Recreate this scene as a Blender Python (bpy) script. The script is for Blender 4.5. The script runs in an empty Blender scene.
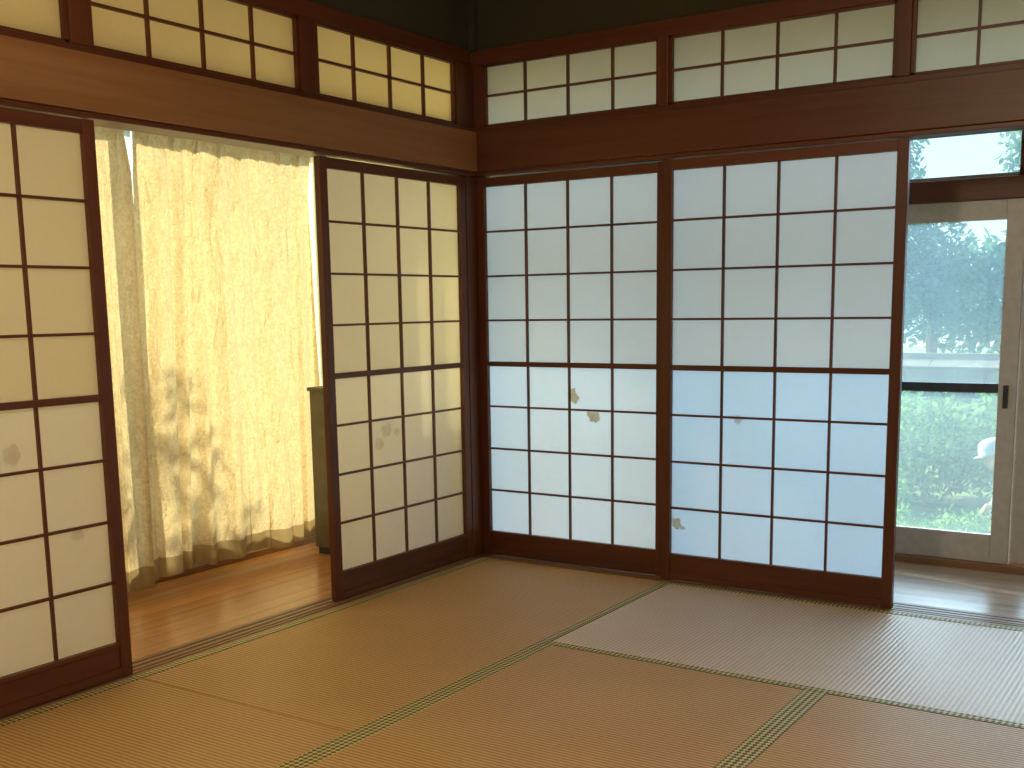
import bpy, bmesh, random
from math import *
from mathutils import Vector, Matrix
random.seed(7)
scene=bpy.context.scene
col=scene.collection

# ------------------------------------------------------------------ materials
def newmat(name):
    m=bpy.data.materials.new(name); m.use_nodes=True
    nt=m.node_tree; nt.nodes.clear()
    out=nt.nodes.new('ShaderNodeOutputMaterial')
    return m,nt,out
def N(nt,t,**kw):
    n=nt.nodes.new(t)
    for k,v in kw.items():
        if k.startswith('i_'):
            n.inputs[k[2:].replace('_',' ')].default_value=v
        else: setattr(n,k,v)
    return n
def L(nt,a,b): nt.links.new(a,b)
def rgba(c): return (c[0],c[1],c[2],1)
def ramp(nt,fac,stops):
    r=nt.nodes.new('ShaderNodeValToRGB')
    el=r.color_ramp.elements
    el[0].position=stops[0][0]; el[0].color=rgba(stops[0][1])
    el[1].position=stops[-1][0]; el[1].color=rgba(stops[-1][1])
    for p,c in stops[1:-1]:
        e=el.new(p); e.color=rgba(c)
    L(nt,fac,r.inputs[0]); return r
def coords(nt,scale,rot=(0,0,0)):
    tc=N(nt,'ShaderNodeTexCoord'); mp=N(nt,'ShaderNodeMapping')
    mp.inputs['Scale'].default_value=scale; mp.inputs['Rotation'].default_value=rot
    L(nt,tc.outputs['Object'],mp.inputs[0]); return mp.outputs[0]

def wood(name,axis,dark,light,rough=.42,g=1.0,spec=.45):
    m,nt,out=newmat(name)
    s=[28*g,28*g,28*g]; s[axis]=1.3*g
    v=coords(nt,s)
    n=N(nt,'ShaderNodeTexNoise',i_Scale=1.0,i_Detail=5.0,i_Roughness=.6,i_Distortion=.6); L(nt,v,n.inputs['Vector'])
    s2=[5,5,5]; s2[axis]=.35
    v2=coords(nt,s2)
    n2=N(nt,'ShaderNodeTexNoise',i_Scale=1.0,i_Detail=3.0); L(nt,v2,n2.inputs['Vector'])
    mx=N(nt,'ShaderNodeMath',operation='ADD'); L(nt,n.outputs[0],mx.inputs[0]); L(nt,n2.outputs[0],mx.inputs[1])
    mm=N(nt,'ShaderNodeMath',operation='MULTIPLY'); mm.inputs[1].default_value=.5; L(nt,mx.outputs[0],mm.inputs[0])
    r=ramp(nt,mm.outputs[0],[(.32,dark),(.66,light)])
    b=N(nt,'ShaderNodeBsdfPrincipled',i_Roughness=rough)
    b.inputs['Specular IOR Level'].default_value=spec
    L(nt,r.outputs[0],b.inputs['Base Color'])
    bp=N(nt,'ShaderNodeBump',i_Strength=.12,i_Distance=.002); L(nt,n.outputs[0],bp.inputs['Height']); L(nt,bp.outputs[0],b.inputs['Normal'])
    L(nt,b.outputs[0],out.inputs[0]); return m
def woodset(name,dark,light,**k): return [wood(name+'_'+'xyz'[a],a,dark,light,**k) for a in range(3)]

def paper(name,colr,tcol,mixf=.55):
    m,nt,out=newmat(name)
    v=coords(nt,(1,1,1))
    n=N(nt,'ShaderNodeTexNoise',i_Scale=9.0,i_Detail=6.0,i_Roughness=.7); L(nt,v,n.inputs['Vector'])
    n2=N(nt,'ShaderNodeTexNoise',i_Scale=120.0,i_Detail=3.0); L(nt,v,n2.inputs['Vector'])
    ad=N(nt,'ShaderNodeMath',operation='ADD'); L(nt,n.outputs[0],ad.inputs[0]); L(nt,n2.outputs[0],ad.inputs[1])
    r=ramp(nt,ad.outputs[0],[(.0,tuple(c*.86 for c in tcol)),(1.0,tcol)])
    hm=N(nt,'ShaderNodeMath',operation='MULTIPLY'); hm.inputs[1].default_value=.5; L(nt,ad.outputs[0],hm.inputs[0]); L(nt,hm.outputs[0],r.inputs[0])
    d=N(nt,'ShaderNodeBsdfDiffuse'); d.inputs[0].default_value=rgba(colr)
    t=N(nt,'ShaderNodeBsdfTranslucent'); L(nt,r.outputs[0],t.inputs[0])
    mx=N(nt,'ShaderNodeMixShader'); mx.inputs[0].default_value=mixf
    L(nt,d.outputs[0],mx.inputs[1]); L(nt,t.outputs[0],mx.inputs[2]); L(nt,mx.outputs[0],out.inputs[0]); return m

def noisy(name,c1,c2,scale=20,rough=.8,bump=.0,detail=5,metal=0,spec=.4,stretch=(1,1,1)):
    m,nt,out=newmat(name)
    v=coords(nt,stretch)
    n=N(nt,'ShaderNodeTexNoise',i_Scale=float(scale),i_Detail=float(detail)); L(nt,v,n.inputs['Vector'])
    r=ramp(nt,n.outputs[0],[(.3,c1),(.7,c2)])
    b=N(nt,'ShaderNodeBsdfPrincipled',i_Roughness=rough,i_Metallic=metal); b.inputs['Specular IOR Level'].default_value=spec
    L(nt,r.outputs[0],b.inputs['Base Color'])
    if bump:
        bp=N(nt,'ShaderNodeBump',i_Strength=bump,i_Distance=.003); L(nt,n.outputs[0],bp.inputs['Height']); L(nt,bp.outputs[0],b.inputs['Normal'])
    L(nt,b.outputs[0],out.inputs[0]); return m

def tatami(name,axis,c1,c2,rough=.5):
    m,nt,out=newmat(name)
    v=coords(nt,(1,1,1))
    w=N(nt,'ShaderNodeTexWave',wave_type='BANDS',bands_direction='XY'[axis]); w.inputs['Scale'].default_value=20.0; w.inputs['Distortion'].default_value=.25; w.inputs['Detail'].default_value=1.0
    L(nt,v,w.inputs['Vector'])
    s=[60,60,1]; s[axis]=160
    v2=coords(nt,tuple(s)); n=N(nt,'ShaderNodeTexNoise',i_Scale=1.0,i_Detail=3.0); L(nt,v2,n.inputs['Vector'])
    n3=N(nt,'ShaderNodeTexNoise',i_Scale=2.5,i_Detail=4.0); L(nt,v,n3.inputs['Vector'])
    a=N(nt,'ShaderNodeMath',operation='MULTIPLY'); a.inputs[1].default_value=.5; L(nt,w.outputs[1],a.inputs[0])
    b_=N(nt,'ShaderNodeMath',operation='MULTIPLY_ADD'); b_.inputs[1].default_value=.45; L(nt,n.outputs[0],b_.inputs[0]); L(nt,a.outputs[0],b_.inputs[2])
    c_=N(nt,'ShaderNodeMath',operation='MULTIPLY_ADD'); c_.inputs[1].default_value=.25; L(nt,n3.outputs[0],c_.inputs[0]); L(nt,b_.outputs[0],c_.inputs[2])
    r=ramp(nt,c_.outputs[0],[(.25,c1),(.8,c2)])
    b=N(nt,'ShaderNodeBsdfPrincipled',i_Roughness=rough); b.inputs['Specular IOR Level'].default_value=.5
    L(nt,r.outputs[0],b.inputs['Base Color'])
    bp=N(nt,'ShaderNodeBump',i_Strength=.9,i_Distance=.0025); L(nt,c_.outputs[0],bp.inputs['Height']); L(nt,bp.outputs[0],b.inputs['Normal'])
    L(nt,b.outputs[0],out.inputs[0]); return m

def heri(name):
    m,nt,out=newmat(name)
    v=coords(nt,(1,1,1),(0,0,radians(45)))
    ch=N(nt,'ShaderNodeTexChecker',i_Scale=80.0); L(nt,v,ch.inputs[0])
    ch.inputs[1].default_value=rgba((.085,.085,.025)); ch.inputs[2].default_value=rgba((.68,.58,.23))
    b=N(nt,'ShaderNodeBsdfPrincipled',i_Roughness=.6); L(nt,ch.outputs[0],b.inputs['Base Color'])
    L(nt,b.outputs[0],out.inputs[0]); return m

def planks(name,axis,c1,c2,rough=.22):
    m,nt,out=newmat(name)
    s=[14,14,14]; s[axis]=.9
    n=N(nt,'ShaderNodeTexNoise',i_Scale=1.0,i_Detail=5.0,i_Distortion=.8); L(nt,coords(nt,s),n.inputs['Vector'])
    rot=(0,0,0) if axis==0 else (0,0,radians(90))
    bk=N(nt,'ShaderNodeTexBrick'); bk.inputs['Scale'].default_value=1.0
    bk.inputs['Color1'].default_value=(1,1,1,1); bk.inputs['Color2'].default_value=(.86,.86,.86,1); bk.inputs['Mortar'].default_value=(.35,.3,.25,1)
    bk.inputs['Mortar Size'].default_value=.0012; bk.inputs['Brick Width'].default_value=1.8; bk.inputs['Row Height'].default_value=.09
    L(nt,coords(nt,(1,1,1),rot),bk.inputs['Vector'])
    r=ramp(nt,n.outputs[0],[(.3,c1),(.7,c2)])
    mx=N(nt,'ShaderNodeMix',data_type='RGBA',blend_type='MULTIPLY'); mx.inputs[0].default_value=1
    L(nt,r.outputs[0],mx.inputs[6]); L(nt,bk.outputs[0],mx.inputs[7])
    b=N(nt,'ShaderNodeBsdfPrincipled',i_Roughness=rough); L(nt,mx.outputs[2],b.inputs['Base Color'])
    L(nt,b.outputs[0],out.inputs[0]); return m

def glassmat(name,haze=.08):
    m,nt,out=newmat(name)
    t=N(nt,'ShaderNodeBsdfTransparent'); t.inputs[0].default_value=(.93,.98,.97,1)
    g=N(nt,'ShaderNodeBsdfGlossy'); g.inputs['Roughness'].default_value=.02
    fr=N(nt,'ShaderNodeFresnel'); fr.inputs[0].default_value=1.45
    n=N(nt,'ShaderNodeTexNoise',i_Scale=3.0,i_Detail=4.0); L(nt,coords(nt,(1,1,1)),n.inputs['Vector'])
    mr=N(nt,'ShaderNodeMapRange'); mr.inputs[3].default_value=haze*.6; mr.inputs[4].default_value=haze*1.4; L(nt,n.outputs[0],mr.inputs[0])
    tl=N(nt,'ShaderNodeBsdfTranslucent'); tl.inputs[0].default_value=(.75,.95,1,1)
    m1=N(nt,'ShaderNodeMixShader'); L(nt,mr.outputs[0],m1.inputs[0]); L(nt,t.outputs[0],m1.inputs[1]); L(nt,tl.outputs[0],m1.inputs[2])
    m2=N(nt,'ShaderNodeMixShader'); L(nt,fr.outputs[0],m2.inputs[0]); L(nt,m1.outputs[0],m2.inputs[1]); L(nt,g.outputs[0],m2.inputs[2])
    L(nt,m2.outputs[0],out.inputs[0]); return m

def leafmat(name,c1,c2,tf=.45,sc=2.2):
    m,nt,out=newmat(name)
    n=N(nt,'ShaderNodeTexNoise',i_Scale=sc,i_Detail=6.0); L(nt,coords(nt,(1,1,1)),n.inputs['Vector'])
    r=ramp(nt,n.outputs[0],[(.35,c1),(.65,c2)])
    d=N(nt,'ShaderNodeBsdfDiffuse'); t=N(nt,'ShaderNodeBsdfTranslucent')
    L(nt,r.outputs[0],d.inputs[0]); L(nt,r.outputs[0],t.inputs[0])
    mx=N(nt,'ShaderNodeMixShader'); mx.inputs[0].default_value=tf
    L(nt,d.outputs[0],mx.inputs[1]); L(nt,t.outputs[0],mx.inputs[2]); L(nt,mx.outputs[0],out.inputs[0]); return m

W=woodset('frame_wood',(.072,.020,.008),(.145,.043,.017))
WL=woodset('beam_wood_left_lit',(.21,.095,.034),(.36,.18,.070),g=.7)  # paler copy: daylight falling on the left beam is put into the colour
WRB=woodset('beam_wood_right_shaded',(.072,.022,.009),(.140,.046,.018),g=.7)  # darker copy: the right beam's shade is put into the colour
WS=woodset('sill_wood',(.20,.10,.045),(.33,.18,.09))
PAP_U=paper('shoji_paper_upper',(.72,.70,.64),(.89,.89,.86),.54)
PAP_UL=paper('shoji_paper_upper_sun_tint',(.74,.70,.58),(.95,.90,.76),.56)  # same paper, warm curtain light tinted into the colour
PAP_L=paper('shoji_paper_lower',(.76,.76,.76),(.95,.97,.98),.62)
PAP_LB=paper('shoji_paper_lower_sky_tint',(.66,.74,.88),(.79,.90,1.0),.67)  # same paper, blue skylight from behind tinted into the colour
PAP_R=paper('ranma_paper',(.80,.68,.44),(1.0,.88,.62),.67)
PAP_RL=paper('ranma_paper_sun_tint',(.82,.66,.36),(1.0,.86,.52),.68)  # left copy, yellowed in the colour for warm light bounced off the curtain
PATCH=paper('patch_paper',(.62,.54,.38),(.90,.78,.54),.49)
PATCH2=paper('pale_patch_paper',(.70,.66,.60),(.95,.92,.87),.55)
SAND=noisy('sand_plaster',(.034,.030,.017),(.055,.050,.030),250,.95,.3)
PLAS=noisy('room_plaster',(.42,.36,.25),(.50,.43,.31),200,.95,.2)
CEIL=planks('ceiling_boards',0,(.20,.12,.06),(.30,.19,.10),.5)
ECEIL=planks('engawa_ceiling_boards',1,(.66,.52,.34),(.78,.64,.44),.6)
TAT_A=tatami('tatami_rush',1,(.34,.175,.054),(.69,.42,.150))
TAT_B=tatami('tatami_rush_cross_sheen',0,(.52,.37,.25),(.80,.63,.46),.40)  # paler base paints in the sheen of the crosswise rush
HERI=heri('tatami_brocade')
ENG_Y=planks('engawa_floor_boards_y',1,(.48,.20,.065),(.68,.33,.12))
ENG_X=planks('engawa_floor_boards_x_sky_tint',0,(.44,.33,.25),(.58,.46,.37),.24)  # greyer than the left boards: sky reflection put into the colour
ALU=noisy('window_sash_aluminium',(.50,.49,.47),(.58,.57,.55),30,.4)
DARK=noisy('dark_metal',(.03,.035,.05),(.05,.055,.07),30,.4)
GLASS=glassmat('window_glass',.14)
CAB=noisy('cabinet_paint',(.115,.095,.055),(.155,.125,.07),12,.5)
STONE=noisy('garden_wall_stone',(.07,.065,.055),(.16,.15,.13),5,.95,.4)
TILE=noisy('roof_tile',(.10,.10,.10),(.17,.17,.17),10,.8)
SOIL=noisy('garden_soil',(.08,.12,.04),(.12,.20,.06),4,.95)
LEAF1=leafmat('hedge_leaf',(.03,.12,.035),(.24,.46,.14),.45,5)
LEAF2=leafmat('tree_leaf',(.025,.10,.07),(.19,.36,.22),.45,1.6)
BARK=noisy('tree_bark',(.10,.075,.05),(.2,.15,.1),20,.95,.4)

# ------------------------------------------------------------------ mesh helper
class MB:
    def __init__(s): s.bm=bmesh.new(); s.mats=[]
    def mi(s,m):
        if m not in s.mats: s.mats.append(m)
        return s.mats.index(m)
    def box(s,x0,x1,y0,y1,z0,z1,mat):
        x0,x1=sorted((x0,x1)); y0,y1=sorted((y0,y1)); z0,z1=sorted((z0,z1))
        if isinstance(mat,list):
            d=[x1-x0,y1-y0,z1-z0]; mat=mat[d.index(max(d))]
        k=s.mi(mat)
        v=[s.bm.verts.new((x,y,z)) for x in (x0,x1) for y in (y0,y1) for z in (z0,z1)]
        for f in ((0,1,3,2),(4,6,7,5),(0,4,5,1),(2,3,7,6),(0,2,6,4),(1,5,7,3)):
            fc=s.bm.faces.new([v[i] for i in f]); fc.material_index=k
    def poly(s,pts,mat):
        k=s.mi(mat); f=s.bm.faces.new([s.bm.verts.new(p) for p in pts]); f.material_index=k
    def obj(s,name,parent=None,bevel=0,smooth=False):
        bmesh.ops.recalc_face_normals(s.bm,faces=s.bm.faces)
        me=bpy.data.meshes.new(name); s.bm.to_mesh(me); s.bm.free()
        for m in s.mats: me.materials.append(m)
        if smooth:
            for p in me.polygons: p.use_smooth=True
        o=bpy.data.objects.new(name,me); col.objects.link(o)
        if parent: o.parent=parent
        if bevel:
            b=o.modifiers.new('bevel','BEVEL'); b.width=bevel; b.segments=2; b.limit_method='ANGLE'
        return o
def empty(name):
    o=bpy.data.objects.new(name,None); col.objects.link(o); return o

class Wall:
    def __init__(s,side): s.side=side
    def box(s,mb,u0,u1,w0,w1,z0,z1,mat):
        if s.side=='R': mb.box(u0,u1,-w0,-w1,z0,z1,mat)
        else: mb.box(w0,w1,u0,u1,z0,z1,mat)
    def pt(s,u,w,z): return (u,-w,z) if s.side=='R' else (w,u,z)
    def quad(s,mb,u0,u1,w,z0,z1,mat):
        mb.poly([s.pt(u0,w,z0),s.pt(u1,w,z0),s.pt(u1,w,z1),s.pt(u0,w,z1)],mat)
WR,WLf=Wall('R'),Wall('L')
ZT,ZM,ZB=1.735,.924,.12

def shoji(wall,u0,u1,wf,patches=(),low=None,up=None):
    root=empty('shoji_screen')
    st=.042; a,b=u0+st,u1-st
    fr=MB()
    wall.box(fr,u0,a,wf-.03,wf,.004,1.778,W); wall.box(fr,b,u1,wf-.03,wf,.004,1.778,W)
    wall.box(fr,a,b,wf-.029,wf-.001,ZT,1.776,W)
    wall.box(fr,a,b,wf-.029,wf-.001,.005,.035,W)
    wall.box(fr,a,b,wf-.022,wf-.006,.035,ZB-.015,W)
    wall.box(fr,a,b,wf-.029,wf-.001,ZB-.015,ZB,W)
    wall.box(fr,a,b,wf-.029,wf-.002,ZM-.011,ZM+.011,W)
    fr.obj('frame',root,.0015)
    la=MB()
    mw=.0045
    for i in (1,2,3):
        u=a+(b-a)*i/4
        wall.box(la,u-mw,u+mw,wf-.018,wf-.005,ZM,ZT,W)
        wall.box(la,u-mw,u+mw,wf-.020,wf-.009,ZB,ZM,W)
        z=ZM+(ZT-ZM)*i/4; wall.box(la,a,b,wf-.017,wf-.004,z-mw,z+mw,W)
        z=ZB+(ZM-ZB)*i/4; wall.box(la,a,b,wf-.019,wf-.008,z-mw,z+mw,W)
    la.obj('lattice',root)
    pp=MB()
    wall.quad(pp,a-.002,b+.002,wf-.0185,ZM,ZT+.002,up or PAP_U)
    wall.quad(pp,a-.002,b+.002,wf-.0215,ZB-.002,ZM,low or PAP_L)
    pp.obj('paper',root)
    if patches:
        pm=MB()
        for q,(u,z,r,mt,rot) in enumerate(patches):
            pts=[]
            rn=random.Random(int(u*1000))
            am=[rn.uniform(.72,1.15) for _ in range(5)]
            for k in range(60):
                t=2*pi*k/60
                ph=(2.5*t+rot)/pi; petal=int(floor(ph+.5))%5
                rr=r*(.68+.32*abs(cos(2.5*t+rot))**.6)*am[petal]*rn.uniform(.96,1.04)
                pts.append(wall.pt(u+rr*cos(t),wf-.0212+.0003*q,z+rr*sin(t)))
            pm.poly(pts,mt)
        pm.obj('sakura_patches',root)
    return root

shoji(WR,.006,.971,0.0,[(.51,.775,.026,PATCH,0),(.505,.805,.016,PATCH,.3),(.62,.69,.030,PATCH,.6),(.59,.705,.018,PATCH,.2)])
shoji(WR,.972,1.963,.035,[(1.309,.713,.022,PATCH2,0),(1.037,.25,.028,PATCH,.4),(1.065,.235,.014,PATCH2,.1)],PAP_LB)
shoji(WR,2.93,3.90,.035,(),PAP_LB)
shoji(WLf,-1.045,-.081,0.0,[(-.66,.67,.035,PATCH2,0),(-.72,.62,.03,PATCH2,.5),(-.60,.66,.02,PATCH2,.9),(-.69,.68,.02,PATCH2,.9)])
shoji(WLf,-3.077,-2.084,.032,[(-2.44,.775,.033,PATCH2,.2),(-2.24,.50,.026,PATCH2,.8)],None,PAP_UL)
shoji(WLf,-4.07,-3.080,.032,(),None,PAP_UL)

# ------------------------------------------------------------------ beams, ranma, posts
def beam_set(wall,name,u0,u1,bm_):
    b=MB()
    wall.box(b,u0,u1,-.085,.036,1.782,1.80,W)
    wall.box(b,u0,u1,-.02,.048,1.80,1.972,bm_)
    wall.box(b,u0,u1,-.06,.012,1.972,2.0,W)
    wall.box(b,u0,u1,-.06,.012,2.27,2.335,W)
    b.obj(name,None,.0025)
YB=-5.9; XR=3.95
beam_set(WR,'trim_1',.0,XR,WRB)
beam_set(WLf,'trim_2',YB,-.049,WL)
def ranma(wall,papers,pm):
    root=empty('ranma_transom_screen')
    fr=MB(); pp=MB()
    for (a,b) in papers:
        f=.012
        wall.box(fr,a,a+f,-.03,.0,2.0,2.27,W); wall.box(fr,b-f,b,-.03,.0,2.0,2.27,W)
        wall.box(fr,a,b,-.03,0,2.0,2.010,W); wall.box(fr,a,b,-.03,0,2.262,2.27,W)
        for i in (1,2,3):
            u=a+(b-a)*i/4; wall.box(fr,u-.0045,u+.0045,-.018,-.003,2.0,2.27,W)
        wall.box(fr,a,b,-.017,-.002,2.131,2.140,W)
        wall.quad(pp,a,b,-.019,2.0,2.27,pm)
    fr.obj('frame',root); pp.obj('paper',root)
ranma(WR,[(.055,.935),(.983,1.895),(1.95,2.86),(2.92,3.83)],PAP_R)
ranma(WLf,[(-1.04,-.138),(-2.052,-1.13),(-3.05,-2.13),(-4.05,-3.13)],PAP_RL)
po=MB()
for a,b in ((.935,.983),(1.895,1.95),(2.86,2.92),(3.83,XR)): WR.box(po,a,b,-.06,.014,2.0,2.27,W)
WR.box(po,0,.055,-.06,.010,2.0,2.27,W)
po.obj('trim_3',None,.002)
po=MB()
for a,b in ((-1.13,-1.04),(-2.13,-2.052),(-3.13,-3.05),(YB,-4.05)): WLf.box(po,a,b,-.06,.014,2.0,2.27,W)
WLf.box(po,-.138,0,-.06,.008,2.0,2.27,W)
po.obj('trim_4',None,.002)
cp=MB()
cp.box(-.10,.004,-.079,.10,0,1.782,W)
cp.box(-.10,.0,.0,.10,1.782,2.62,W)
cp.obj('trim_5',None,.002)
cp=MB(); cp.box(0,.03,-.03,0,2.335,2.62,SAND); cp.obj('trim_6')

m=MB(); m.box(0,XR,0,.05,2.335,2.62,SAND); m.obj('wall_right_upper')
m=MB(); m.box(-.05,0,YB,0,2.335,2.62,SAND); m.obj('wall_left_upper')
m=MB(); m.box(-.06,0,YB,-4.07,0,1.78,PLAS); m.obj('wall_left')
m=MB(); m.box(-.1,XR+.1,YB-.1,YB,0,2.62,PLAS); m.obj('wall_back')
m=MB(); m.box(XR,XR+.1,YB,1.0,0,2.62,PLAS); m.obj('wall_right')
m=MB(); m.box(-.05,XR+.1,YB-.1,.05,2.62,2.70,CEIL); m.obj('ceiling')
def sill(wall,name,u0,u1):
    s=MB()
    wall.box(s,u0,u1,-.095,.055,-.05,-.006,WS)
    for w0,w1 in ((-.095,-.068),(-.058,-.034),(-.024,.0),(.010,.024),(.034,.055)):
        wall.box(s,u0,u1,w0,w1,-.006,.001,WS)
    s.obj(name)
sill(WR,'trim_7',-.0,XR); sill(WLf,'trim_8',YB,-.0)

# ------------------------------------------------------------------ tatami
def mat(x0,x1,y0,y1,long):
    root=empty('tatami_mat'); g=.0015; h=.034
    x0+=g;x1-=g;y0+=g;y1-=g
    m=MB()
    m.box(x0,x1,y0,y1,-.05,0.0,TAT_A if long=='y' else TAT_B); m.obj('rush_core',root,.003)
    e=MB()
    if long=='y':
        e.box(x0-.0005,x0+h,y0,y1,-.049,.0016,HERI); e.box(x1-h,x1+.0005,y0,y1,-.049,.0016,HERI)
    else:
        e.box(x0,x1,y0-.0005,y0+h,-.049,.0016,HERI); e.box(x0,x1,y1-h,y1+.0005,-.049,.0016,HERI)
    e.obj('brocade_edge',root)
X0,X1,X2,X3=.055,1.035,2.015,XR-.01
mat(X0,X1,-2.095,-.057,'y')
mat(X0,X1,-4.1,-2.095,'y'); mat(X0,X1,YB+.02,-4.1,'y')
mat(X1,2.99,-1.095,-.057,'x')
mat(2.99,X3,-2.095,-.057,'y')
mat(X1,X2,-3.05,-1.095,'y'); mat(X2,2.99,-3.05,-1.095,'y')
mat(2.99,X3,-4.1,-2.095,'y')
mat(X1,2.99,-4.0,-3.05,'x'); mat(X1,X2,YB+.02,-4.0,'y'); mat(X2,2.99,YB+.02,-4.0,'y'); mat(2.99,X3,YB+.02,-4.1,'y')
m=MB(); m.box(-1.0,XR+.1,YB-.1,1.0,-.12,-.052,WS); m.obj('floor')
m=MB(); m.box(-.97,-.096,YB,.96,-.05,-.003,ENG_Y); m.obj('floor_engawa_left')
m=MB(); m.box(-.094,XR,.097,.96,-.05,-.003,ENG_X); m.obj('floor_engawa_right')

# ------------------------------------------------------------------ engawa outer shell
XO,YO=-.96,.86
m=MB(); m.box(-1.58,-.05,YB,.05,2.5,2.56,ECEIL); m.box(-1.58,XR+.1,.05,1.5,2.5,2.56,ECEIL); m.obj('ceiling_engawa')
m=MB(); m.box(-1.60,-1.56,YB,1.5,2.36,2.56,W); m.box(-1.60,XR+.1,1.48,1.52,2.40,2.56,W); m.obj('trim_10')  # left eave added out of view, sized to stop sun streaks above the curtain
m=MB(); m.box(-1.06,-.97,YB-.1,1.0,-.6,-.0,WS); m.box(-1.06,-.97,YB-.1,1.0,2.30,2.5,PLAS); m.obj('wall_left_outer')
m=MB(); m.box(-1.06,XR+.1,.93,1.02,-.6,-.0,WS); m.box(-1.06,XR+.1,.93,1.02,2.30,2.5,PLAS); m.obj('wall_right_outer')
m=MB(); m.box(-1.06,-.0,YB-.1,YB,0,2.5,PLAS); m.obj('wall_engawa_end')
m=MB(); m.box(-1.06,-.93,.82,1.0,0,2.5,W); m.obj('trim_9',None,.003)

def glazing(side,name,edges,zl):
    def B(mb,a,b,d0,d1,z0,z1,mt):
        if side=='R': mb.box(a,b,YO+d0,YO+d1,z0,z1,mt)
        else: mb.box(XO-d0+.0,XO-d1,a,b,z0,z1,mt)
    u0,u1=edges[0],edges[-1]
    root=empty(name)
    f=MB()
    B(f,u0,u1,-.03,.08,zl,zl+.09,W)
    B(f,u0,u1,-.02,.08,2.24,2.32,W)
    B(f,u0,u1,-.03,.08,-.002,.028,WS)
    for e in edges: 
        B(f,e-.03,e+.03,0,.07,zl+.09,2.24,W)
    f.obj('timber_frame',root,.002)
    a=MB(); g=MB(); d=MB()
    for i in range(len(edges)-1):
        p,q=edges[i],edges[i+1]; o=.0 if i%2 else .032
        B(a,p,p+.07,o,o+.028,.03,zl-.002,ALU); B(a,q-.07,q+.003,o,o+.028,.03,zl-.002,ALU)
        B(a,p+.0705,q-.0705,o+.001,o+.027,zl-.085,zl-.002,ALU); B(a,p+.0705,q-.0705,o+.001,o+.027,.03,.155,ALU)
        if side=='R':
            B(d,p+.07,q-.07,o+.004,o+.024,.785,.825,DARK)
        B(d,q-.048,q-.028,o-.012,o+.0,.72,.82,DARK)
        B(g,p+.06,q-.06,o+.013,o+.0131,.15,zl-.08,GLASS)
        B(g,p+.03,q-.03,.035,.0351,zl+.09,2.24,GLASS)
        B(a,p+.03,q-.03,.025,.045,zl+.09,zl+.11,ALU)
    a.obj('sash',root,.002); g.obj('glass_panes',root); d.obj('rails_and_pulls',root)
glazing('R','window_1',[-.92,-.02,.86,1.355,2.222,3.08,3.94],1.61)
glazing('L','window_2',[YB+.02,-4.9,-3.4,-1.70,-.02,.80],2.04)

# ------------------------------------------------------------------ curtain
def curtain_mat():
    m,nt,out=newmat('curtain_fabric')
    v=coords(nt,(1,1,1))
    n=N(nt,'ShaderNodeTexNoise',i_Scale=45.0,i_Detail=5.0,i_Distortion=1.5); L(nt,v,n.inputs['Vector'])
    r=ramp(nt,n.outputs[0],[(.35,(.70,.55,.33)),(.65,(.84,.70,.46))])
    d=N(nt,'ShaderNodeBsdfDiffuse'); t=N(nt,'ShaderNodeBsdfTranslucent')
    L(nt,r.outputs[0],d.inputs[0]); L(nt,r.outputs[0],t.inputs[0])
    n2=N(nt,'ShaderNodeTexNoise',i_Scale=1.0,i_Detail=4.0,i_Distortion=1.0); L(nt,coords(nt,(1,26,5)),n2.inputs['Vector'])
    ad=N(nt,'ShaderNodeMath',operation='MULTIPLY_ADD'); ad.inputs[1].default_value=.25; L(nt,n.outputs[0],ad.inputs[0]); L(nt,n2.outputs[0],ad.inputs[2])
    bp=N(nt,'ShaderNodeBump',i_Strength=.9,i_Distance=.035); L(nt,ad.outputs[0],bp.inputs['Height'])
    L(nt,bp.outputs[0],d.inputs['Normal']); L(nt,bp.outputs[0],t.inputs['Normal'])
    mx=N(nt,'ShaderNodeMixShader'); mx.inputs[0].default_value=.34
    L(nt,d.outputs[0],mx.inputs[1]); L(nt,t.outputs[0],mx.inputs[2]); L(nt,mx.outputs[0],out.inputs[0]); return m
def lace_mat(name,c1,c2,lo,hi):
    m,nt,out=newmat(name)
    t=N(nt,'ShaderNodeBsdfTranslucent'); t.inputs[0].default_value=rgba(c1)
    tr=N(nt,'ShaderNodeBsdfTransparent'); tr.inputs[0].default_value=rgba(c2)
    n=N(nt,'ShaderNodeTexNoise',i_Scale=60.0,i_Detail=2.0); L(nt,coords(nt,(1,1,1)),n.inputs['Vector'])
    mr=N(nt,'ShaderNodeMapRange'); mr.inputs[3].default_value=lo; mr.inputs[4].default_value=hi; L(nt,n.outputs[0],mr.inputs[0])
    mx=N(nt,'ShaderNodeMixShader'); L(nt,mr.outputs[0],mx.inputs[0])
    L(nt,tr.outputs[0],mx.inputs[1]); L(nt,t.outputs[0],mx.inputs[2]); L(nt,mx.outputs[0],out.inputs[0]); return m
CUR=curtain_mat()
LACE=lace_mat('lace_fabric_white',(.42,.45,.48),(.9,.9,.9),.985,1.0)
LACE_Y=lace_mat('lace_fabric_sun_filter',(.95,.80,.46),(1,.88,.58),.84,.97)  # for the added panel that yellows light behind the corner screens
HEM=leafmat('curtain_hem_fabric',(.40,.30,.15),(.50,.38,.20),.25)
RAILW=noisy('rail_white',(.6,.6,.58),(.7,.7,.68),30,.4)
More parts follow.
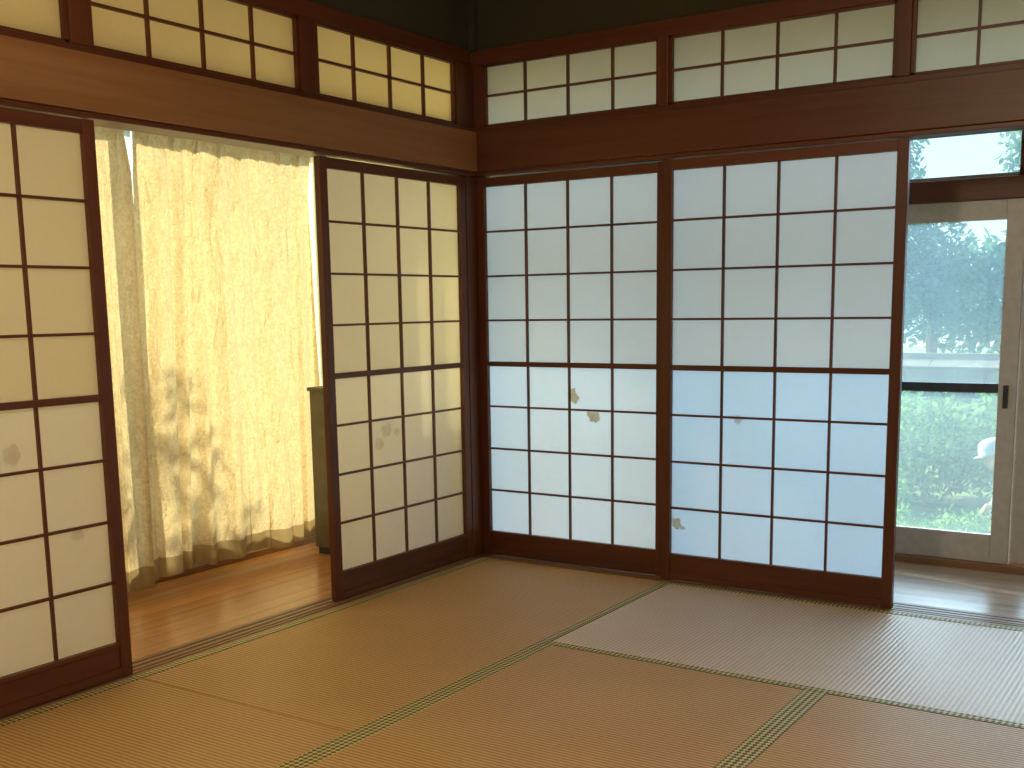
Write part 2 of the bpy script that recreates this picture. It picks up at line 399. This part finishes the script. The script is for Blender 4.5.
def curtain(root,y0,y1,seed,zb=.025,mats=None,x0=-.85,amp=1.22,np_=.125,drift=0.0):
    rnd=random.Random(seed)
    ny=int((y1-y0)/.006); zs=[1.955,1.945,1.93,1.91,1.89,1.87,1.84,1.8]+[1.8-.045*i for i in range(1,39)]
    zs=[z for z in zs if z>zb+.1]+[zb+.085,zb+.04,zb]
    ph=[rnd.uniform(0,6.28) for _ in range(6)]
    bm=bmesh.new(); grid=[]
    for z in zs:
        row=[]; k=min(1,max(0,(1.955-z)/.2)); low=min(1,max(0,(1.8-z)/1.6))
        for i in range(ny+1):
            y=y0+(y1-y0)*i/ny
            s=(y-y0)/np_
            fr=(s%1.0)-.5
            head=.030*exp(-(fr/.10)**2)*(1+.25*cos(fr*75))
            a=.62+.38*sin(.9*s+ph[5]+low*.6)
            body=.028*a*sin(2*pi*s+pi+1.3*sin(1.1*s+ph[0]+low*.8))+.018*sin(2*pi*s*.37+ph[1]+low*1.4)+.006*sin(2*pi*s*1.9+ph[2]+low*2)
            body*=(.75+.35*low)
            x=x0+amp*(head*(1-k)+body*k)
            yy=y+.022*k*sin(2*pi*s*1.0+ph[3]+low)*low+drift*low*max(0,1-(y-y0)/.5)
            zz=z+(0.006*sin(s*2.2+ph[4]) if z<zb+.05 else 0)
            row.append(bm.verts.new((x,yy,zz)))
        grid.append(row)
    for j in range(len(zs)-1):
        for i in range(ny):
            f=bm.faces.new((grid[j][i],grid[j][i+1],grid[j+1][i+1],grid[j+1][i])); f.smooth=True
            f.material_index=1 if j>=len(zs)-3 else 0
    me=bpy.data.meshes.new('curtain_panel'); bm.to_mesh(me); bm.free()
    for mt in (mats or (CUR,HEM)): me.materials.append(mt)
    o=bpy.data.objects.new('fabric_panel',me); col.objects.link(o); o.parent=root
cr=empty('pleated_curtain')
curtain(cr,-3.9,-1.285,3); curtain(cr,-1.235,-.19,5,.05,drift=-.07)
m=MB(); m.box(-.86,-.82,-4.0,.0,1.957,1.978,RAILW); m.obj('curtain_rail',cr)
lc=empty('lace_curtain')
curtain(lc,-1.34,-1.20,9,.05,(LACE,LACE),-.915,.35,.09)
curtain(lc,-.18,.72,9,.05,(LACE_Y,LACE_Y),-.905,.45,.09)  # unseen panel added to diffuse and warm the sun near the corner

# ------------------------------------------------------------------ cabinet
cb=empty('storage_cabinet')
m=MB()
m.box(-.74,-.36,-.38,.02,.03,.80,CAB); m.obj('carcass',cb,.004)
m=MB(); m.box(-.747,-.35,-.39,.03,.80,.818,CAB); m.box(-.73,-.37,-.37,.01,-.003,.03,DARK); m.obj('top_and_plinth',cb,.003)
m=MB()
for z in (.05,.30,.55): m.box(-.36,-.348,-.37,.01,z,z+.235,CAB); m.box(-.348,-.335,-.22,-.14,z+.12,z+.135,DARK)
m.obj('drawer_fronts',cb,.002)

# ------------------------------------------------------------------ garden
GZ=-.6
m=MB(); m.box(-30,40,-30,40,-.8,GZ,SOIL); m.obj('ground')
def leafcloud(name,blobs,nleaf,size,mat,seed,trunks=()):
    rnd=random.Random(seed); bm=bmesh.new()
    tot=sum(b[3]*b[4]*b[5] for b in blobs)
    for (cx,cy,cz,rx,ry,rz) in blobs:
        n=int(nleaf*rx*ry*rz/tot)
        for _ in range(n):
            while True:
                p=Vector((rnd.uniform(-1,1),rnd.uniform(-1,1),rnd.uniform(-1,1)))
                if .25<p.length<=1: break
            p=p*(0.85+.25*rnd.random())
            c=Vector((cx+p.x*rx,cy+p.y*ry,max(GZ+.01,cz+p.z*rz)))
            R=Matrix.Rotation(rnd.uniform(0,6.28),3,'Z')@Matrix.Rotation(rnd.uniform(-1.1,1.1),3,'X')@Matrix.Rotation(rnd.uniform(-1,1),3,'Y')
            s=size*rnd.uniform(.6,1.3)
            pts=[(0,-s,0),(s*.42,-s*.2,s*.06),(s*.3,s*.5,0),(0,s,-s*.1),(-s*.3,s*.5,0),(-s*.42,-s*.2,s*.06)]
            bm.faces.new([bm.verts.new(c+R@Vector(q)) for q in pts])
    for (x0,y0,z0,x1,y1,z1,r) in trunks:
        a=Vector((x0,y0,z0)); b=Vector((x1,y1,z1)); d=(b-a).normalized()
        u=d.orthogonal().normalized(); v=d.cross(u)
        prev=None
        for k in range(5):
            c=a.lerp(b,k/4)+u*(.04*sin(k*2.1)); rr=r*(1-.14*k)
            ring=[bm.verts.new(c+u*rr*cos(t*pi/4)+v*rr*sin(t*pi/4)) for t in range(8)]
            if prev:
                for t in range(8):
                    f=bm.faces.new((prev[t],prev[(t+1)%8],ring[(t+1)%8],ring[t])); f.material_index=1
            prev=ring
    me=bpy.data.meshes.new(name); bm.to_mesh(me); bm.free(); me.materials.append(mat); me.materials.append(BARK)
    o=bpy.data.objects.new(name,me); col.objects.link(o); return o
leafcloud('garden_hedge',[(.6+i*.75,5.9+.25*sin(i*2),-.10,.62,.7,.52+.10*sin(i*3)) for i in range(-3,5)],26000,.038,LEAF1,1)
leafcloud('garden_shrub',[(2.85,3.9,-.30,.45,.5,.35),(.55,4.2,-.28,.45,.4,.3),(1.55,3.3,-.46,.38,.24,.30),(1.0,3.45,-.48,.40,.26,.28)],12000,.026,LEAF1,2)
leafcloud('garden_tree',[(-.9,10.5,1.7,1.0,.9,.9),(-1.0,10.3,2.6,.5,.6,.8),(-1.9,11,3.0,1.2,1.1,1.0),(.2,11,1.2,1.0,.9,.55),(.75,10.2,2.85,.35,.5,.5)],15000,.06,LEAF2,4,
   [(-.5,11,-.6,-.4,11,1.9,.10),(-.4,11,1.3,-.9,10.6,2.7,.05),(-.4,11,1.3,-1.6,11,3,.05),(1.0,10.4,-.6,.75,10.3,2.8,.05)])
leafcloud('garden_tree',[(-4.2,16,1.7,2.4,1.5,1.2),(-.6,17,1.2,2.4,1.5,1.1),(3.2,17,1.5,2.2,1.5,1.2),(-8,16,2.2,2.6,1.5,1.8),(6.5,16,2,2,1.5,1.6)],20000,.12,LEAF2,6,
   [(-4,16,-.6,-4,16,2,.2),(0,17,-.6,0,17,1.5,.2),(4,17,-.6,4,17,2,.2),(-8,16,-.6,-8,16,2,.2)])
leafcloud('garden_tree',[(-2.5,-.75,1.35,.4,.36,.6),(-2.6,-.35,1.1,.35,.3,.35),(-2.5,-1.5,1.7,.45,.5,.75),(-2.6,-2.3,1.9,.4,.5,.7)],1200,.055,LEAF2,8,
   [(-2.7,-1.5,-.6,-2.7,-1.45,2.0,.035),(-2.7,-1.5,.3,-2.65,-.4,1.5,.018),(-2.7,-1.5,.4,-2.7,-2.4,2.2,.02)])
gw=empty('garden_wall')
m=MB(); m.box(-6,6,9.0,9.25,GZ,.44,STONE)
for i in range(40):
    for j in range(5):
        x=-6+i*.3+(.15 if j%2 else 0); m.box(x+.01,x+.29,8.975,9.01,GZ+j*.2+.01,GZ+j*.2+.19,STONE)
m.obj('stone_body',gw,.01)
m=MB()
for i in range(48):
    x=-6+i*.25
    m.poly([(x,8.85,.44),(x+.24,8.85,.44),(x+.24,9.12,.54),(x,9.12,.54)],TILE)
m.box(-6,6,9.06,9.18,.52,.58,TILE); m.obj('tile_cap',gw)

# ------------------------------------------------------------------ gardener (crouching, seen through the glass door)
SKIN=noisy('skin',(.42,.25,.17),(.50,.31,.22),30,.6)
SHIRT=noisy('work_shirt',(.16,.28,.40),(.22,.35,.48),60,.9)
TROUS=noisy('work_trousers',(.10,.12,.18),(.14,.16,.22),60,.9)
HATM=noisy('cap_cloth',(.30,.40,.48),(.40,.50,.58),80,.9)
BOOT=noisy('rubber_boot',(.05,.05,.05),(.09,.09,.09),30,.5)
HAIR=noisy('hair',(.02,.02,.02),(.05,.045,.04),60,.8)
gd=empty('crouching_gardener')
gx,gy,gz=1.765,4.0,GZ
S_=.86
def P(*a): return (gx+a[0]*S_,gy+a[1]*S_,gz+a[2]*S_)+tuple(r*S_ for r in a[3:])
def skinmesh(name,pts,edges,root,mat,parent,lv=2):
    me=bpy.data.meshes.new(name); me.from_pydata([p[:3] for p in pts],edges,[]); 
    o=bpy.data.objects.new(name,me); col.objects.link(o); o.parent=parent; me.materials.append(mat)
    s=o.modifiers.new('skin','SKIN'); s.use_smooth_shade=True
    for i,p in enumerate(pts):
        sv=me.skin_vertices[0].data[i]; sv.radius=(p[3],p[4] if len(p)>4 else p[3]); sv.use_root=(i==root)
    u=o.modifiers.new('sub','SUBSURF'); u.levels=lv; u.render_levels=lv
    return o
skinmesh('torso_and_sleeves',[P(.14,0,.30,.14,.13),P(.10,0,.42,.13,.15),P(.0,0,.56,.13,.17),P(-.10,0,.66,.075,.10),
    P(-.05,.17,.60,.065),P(-.17,.20,.44,.048),P(-.05,-.17,.60,.065),P(-.15,-.21,.43,.048)],
    [(0,1),(1,2),(2,3),(2,4),(4,5),(2,6),(6,7)],0,SHIRT,gd)
skinmesh('trousers',[P(.14,0,.28,.13,.12),P(.10,.11,.30,.10),P(-.20,.16,.40,.075),P(-.02,.15,.10,.055),
    P(.10,-.11,.30,.10),P(-.20,-.16,.40,.075),P(-.02,-.15,.10,.055)],[(0,1),(1,2),(2,3),(0,4),(4,5),(5,6)],0,TROUS,gd)
for sy in (.15,-.15):
    skinmesh('boot',[P(-.0,sy,.14,.055),P(.0,sy,.055,.048),P(-.16,sy,.045,.042,.035)],[(0,1),(1,2)],0,BOOT,gd)
skinmesh('neck_and_head',[P(-.10,0,.66,.05),P(-.15,0,.72,.05),P(-.19,0,.76,.075,.07),P(-.215,0,.82,.085,.075),P(-.20,0,.87,.06),
    P(-.285,0,.775,.022),P(-.30,0,.80,.014)],[(0,1),(1,2),(2,3),(3,4),(2,5),(3,6)],0,SKIN,gd)
skinmesh('hair_back',[P(-.13,0,.76,.045,.07),P(-.15,0,.83,.06,.075)],[(0,1)],0,HAIR,gd)
for sy in (1,-1):
    skinmesh('forearm',[P(-.17,.20*sy,.44,.042),P(-.23,.165*sy,.355,.036),P(-.28,.13*sy,.28,.026,.020),P(-.31,.12*sy,.245,.035,.018)],[(0,1),(1,2),(2,3)],0,SKIN,gd)
    for k,(o_,ln) in enumerate(((-.028,.055),(-.010,.066),(.010,.062),(.028,.048))):
        bx,by,bz=-.315,.12*sy+o_,.24
        skinmesh('finger',[P(bx,by,bz,.010),P(bx-ln*.5,by,bz-.022,.009),P(bx-ln*.7,by,bz-.022-ln*.5,.008)],[(0,1),(1,2)],0,SKIN,gd,1)
    skinmesh('thumb',[P(-.298,.12*sy-.025*sy,.24,.011),P(-.318,.12*sy-.05*sy,.217,.010),P(-.335,.12*sy-.05*sy,.20,.008)],[(0,1),(1,2)],0,SKIN,gd,1)
bm=bmesh.new(); prof=[(.0,.115),(.05,.110),(.085,.085),(.100,.04),(.104,.0),(.106,-.01)]
rings=[]
T=Matrix.Translation(Vector((gx-.21*S_,gy,gz+.84*S_)))@Matrix.Rotation(-.30,4,'Y')@Matrix.Scale(S_*1.05,4)
for r_,z_ in prof:
    rings.append([bm.verts.new(T@Vector((r_*cos(t*pi/12),r_*sin(t*pi/12),z_))) for t in range(24)] if r_>0 else [bm.verts.new(T@Vector((0,0,z_)))])
for t in range(24): bm.faces.new((rings[0][0],rings[1][t],rings[1][(t+1)%24]))
for a,b in zip(rings[1:],rings[2:]):
    for t in range(24): bm.faces.new((a[t],b[t],b[(t+1)%24],a[(t+1)%24]))
pk=[bm.verts.new(T@Vector((-.098*cos(t),.098*sin(t),.002))) for t in [(-1+.2*i) for i in range(11)]]
pk2=[bm.verts.new(T@Vector((-.10*cos(t)-.05*cos(t*1.4),.10*sin(t),-.012))) for t in [(-1+.2*i) for i in range(11)]]
for i in range(10): bm.faces.new((pk[i],pk[i+1],pk2[i+1],pk2[i]))
me=bpy.data.meshes.new('cap'); bm.to_mesh(me); bm.free(); me.materials.append(HATM)
for p in me.polygons: p.use_smooth=True
o=bpy.data.objects.new('cap',me); col.objects.link(o); o.parent=gd

# ------------------------------------------------------------------ added pendant, out of view: warm fill light for the room
pl=empty('added_fill_pendant')
m=MB()
m.box(2.0-.01,2.01,-3.41,-3.39,2.36,2.62,DARK)
m.box(1.8,2.2,-3.6,-3.2,2.34,2.36,W)
for sx in (1.8,2.185):
    for sy in (-3.6,-3.215): m.box(sx,sx+.015,sy,sy+.015,2.2,2.34,W)
m.box(1.8,2.2,-3.6,-3.585,2.2,2.215,W);m.box(1.8,2.2,-3.215,-3.2,2.2,2.215,W);m.box(1.8,1.815,-3.6,-3.2,2.2,2.215,W);m.box(2.185,2.2,-3.6,-3.2,2.2,2.215,W)
m.obj('frame',pl)
ld=bpy.data.lights.new('fill_light','POINT'); ld.energy=86; ld.color=(1,.80,.52); ld.shadow_soft_size=.14
lo=bpy.data.objects.new('fill_bulb',ld); lo.location=(2,-3.4,2.18); col.objects.link(lo); lo.parent=pl

# ------------------------------------------------------------------ lights
def sun(name,dirv,strength,colr,ang):
    l=bpy.data.lights.new(name,'SUN'); l.energy=strength; l.color=colr; l.angle=radians(ang)
    o=bpy.data.objects.new(name,l); col.objects.link(o)
    o.rotation_euler=Vector(dirv).to_track_quat('Z','Y').to_euler(); o.location=Vector(dirv)*8
sun('sun_warm',(-1,.28,.60),17,(1,.84,.55),1.6)
sun('skylight_cool',(.05,1,.45),7.4,(.60,.79,1.0),70)
w=bpy.data.worlds.new('world'); scene.world=w; w.use_nodes=True
nt=w.node_tree; nt.nodes.clear()
o=N(nt,'ShaderNodeOutputWorld'); b=N(nt,'ShaderNodeBackground'); b.inputs[1].default_value=1.4
tc=N(nt,'ShaderNodeTexCoord'); sp=N(nt,'ShaderNodeSeparateXYZ'); L(nt,tc.outputs['Generated'],sp.inputs[0])
r=ramp(nt,sp.outputs[2],[(.0,(.80,.92,1.0)),(.6,(.45,.66,1.0))])
L(nt,r.outputs[0],b.inputs[0]); L(nt,b.outputs[0],o.inputs[0])

# ------------------------------------------------------------------ camera
cd=bpy.data.cameras.new('camera'); co=bpy.data.objects.new('camera',cd); col.objects.link(co); scene.camera=co
yaw,pitch,roll=.5839,-.1578,-.0154
fwd=Vector((-sin(yaw)*cos(pitch),cos(yaw)*cos(pitch),sin(pitch))); rr=Vector((cos(yaw),sin(yaw),0)); uu=rr.cross(fwd)
r2=rr*cos(roll)+uu*sin(roll); u2=-rr*sin(roll)+uu*cos(roll)
M=Matrix((r2,u2,-fwd)).transposed().to_4x4(); M.translation=Vector((3.0762,-4.3856,1.1944)); co.matrix_world=M
cd.sensor_width=36; cd.sensor_fit='HORIZONTAL'; cd.lens=1123.36/1024*36; cd.shift_y=100.17/1024; cd.clip_start=.02
scene.view_settings.view_transform='Standard'
scene.view_settings.exposure=.06
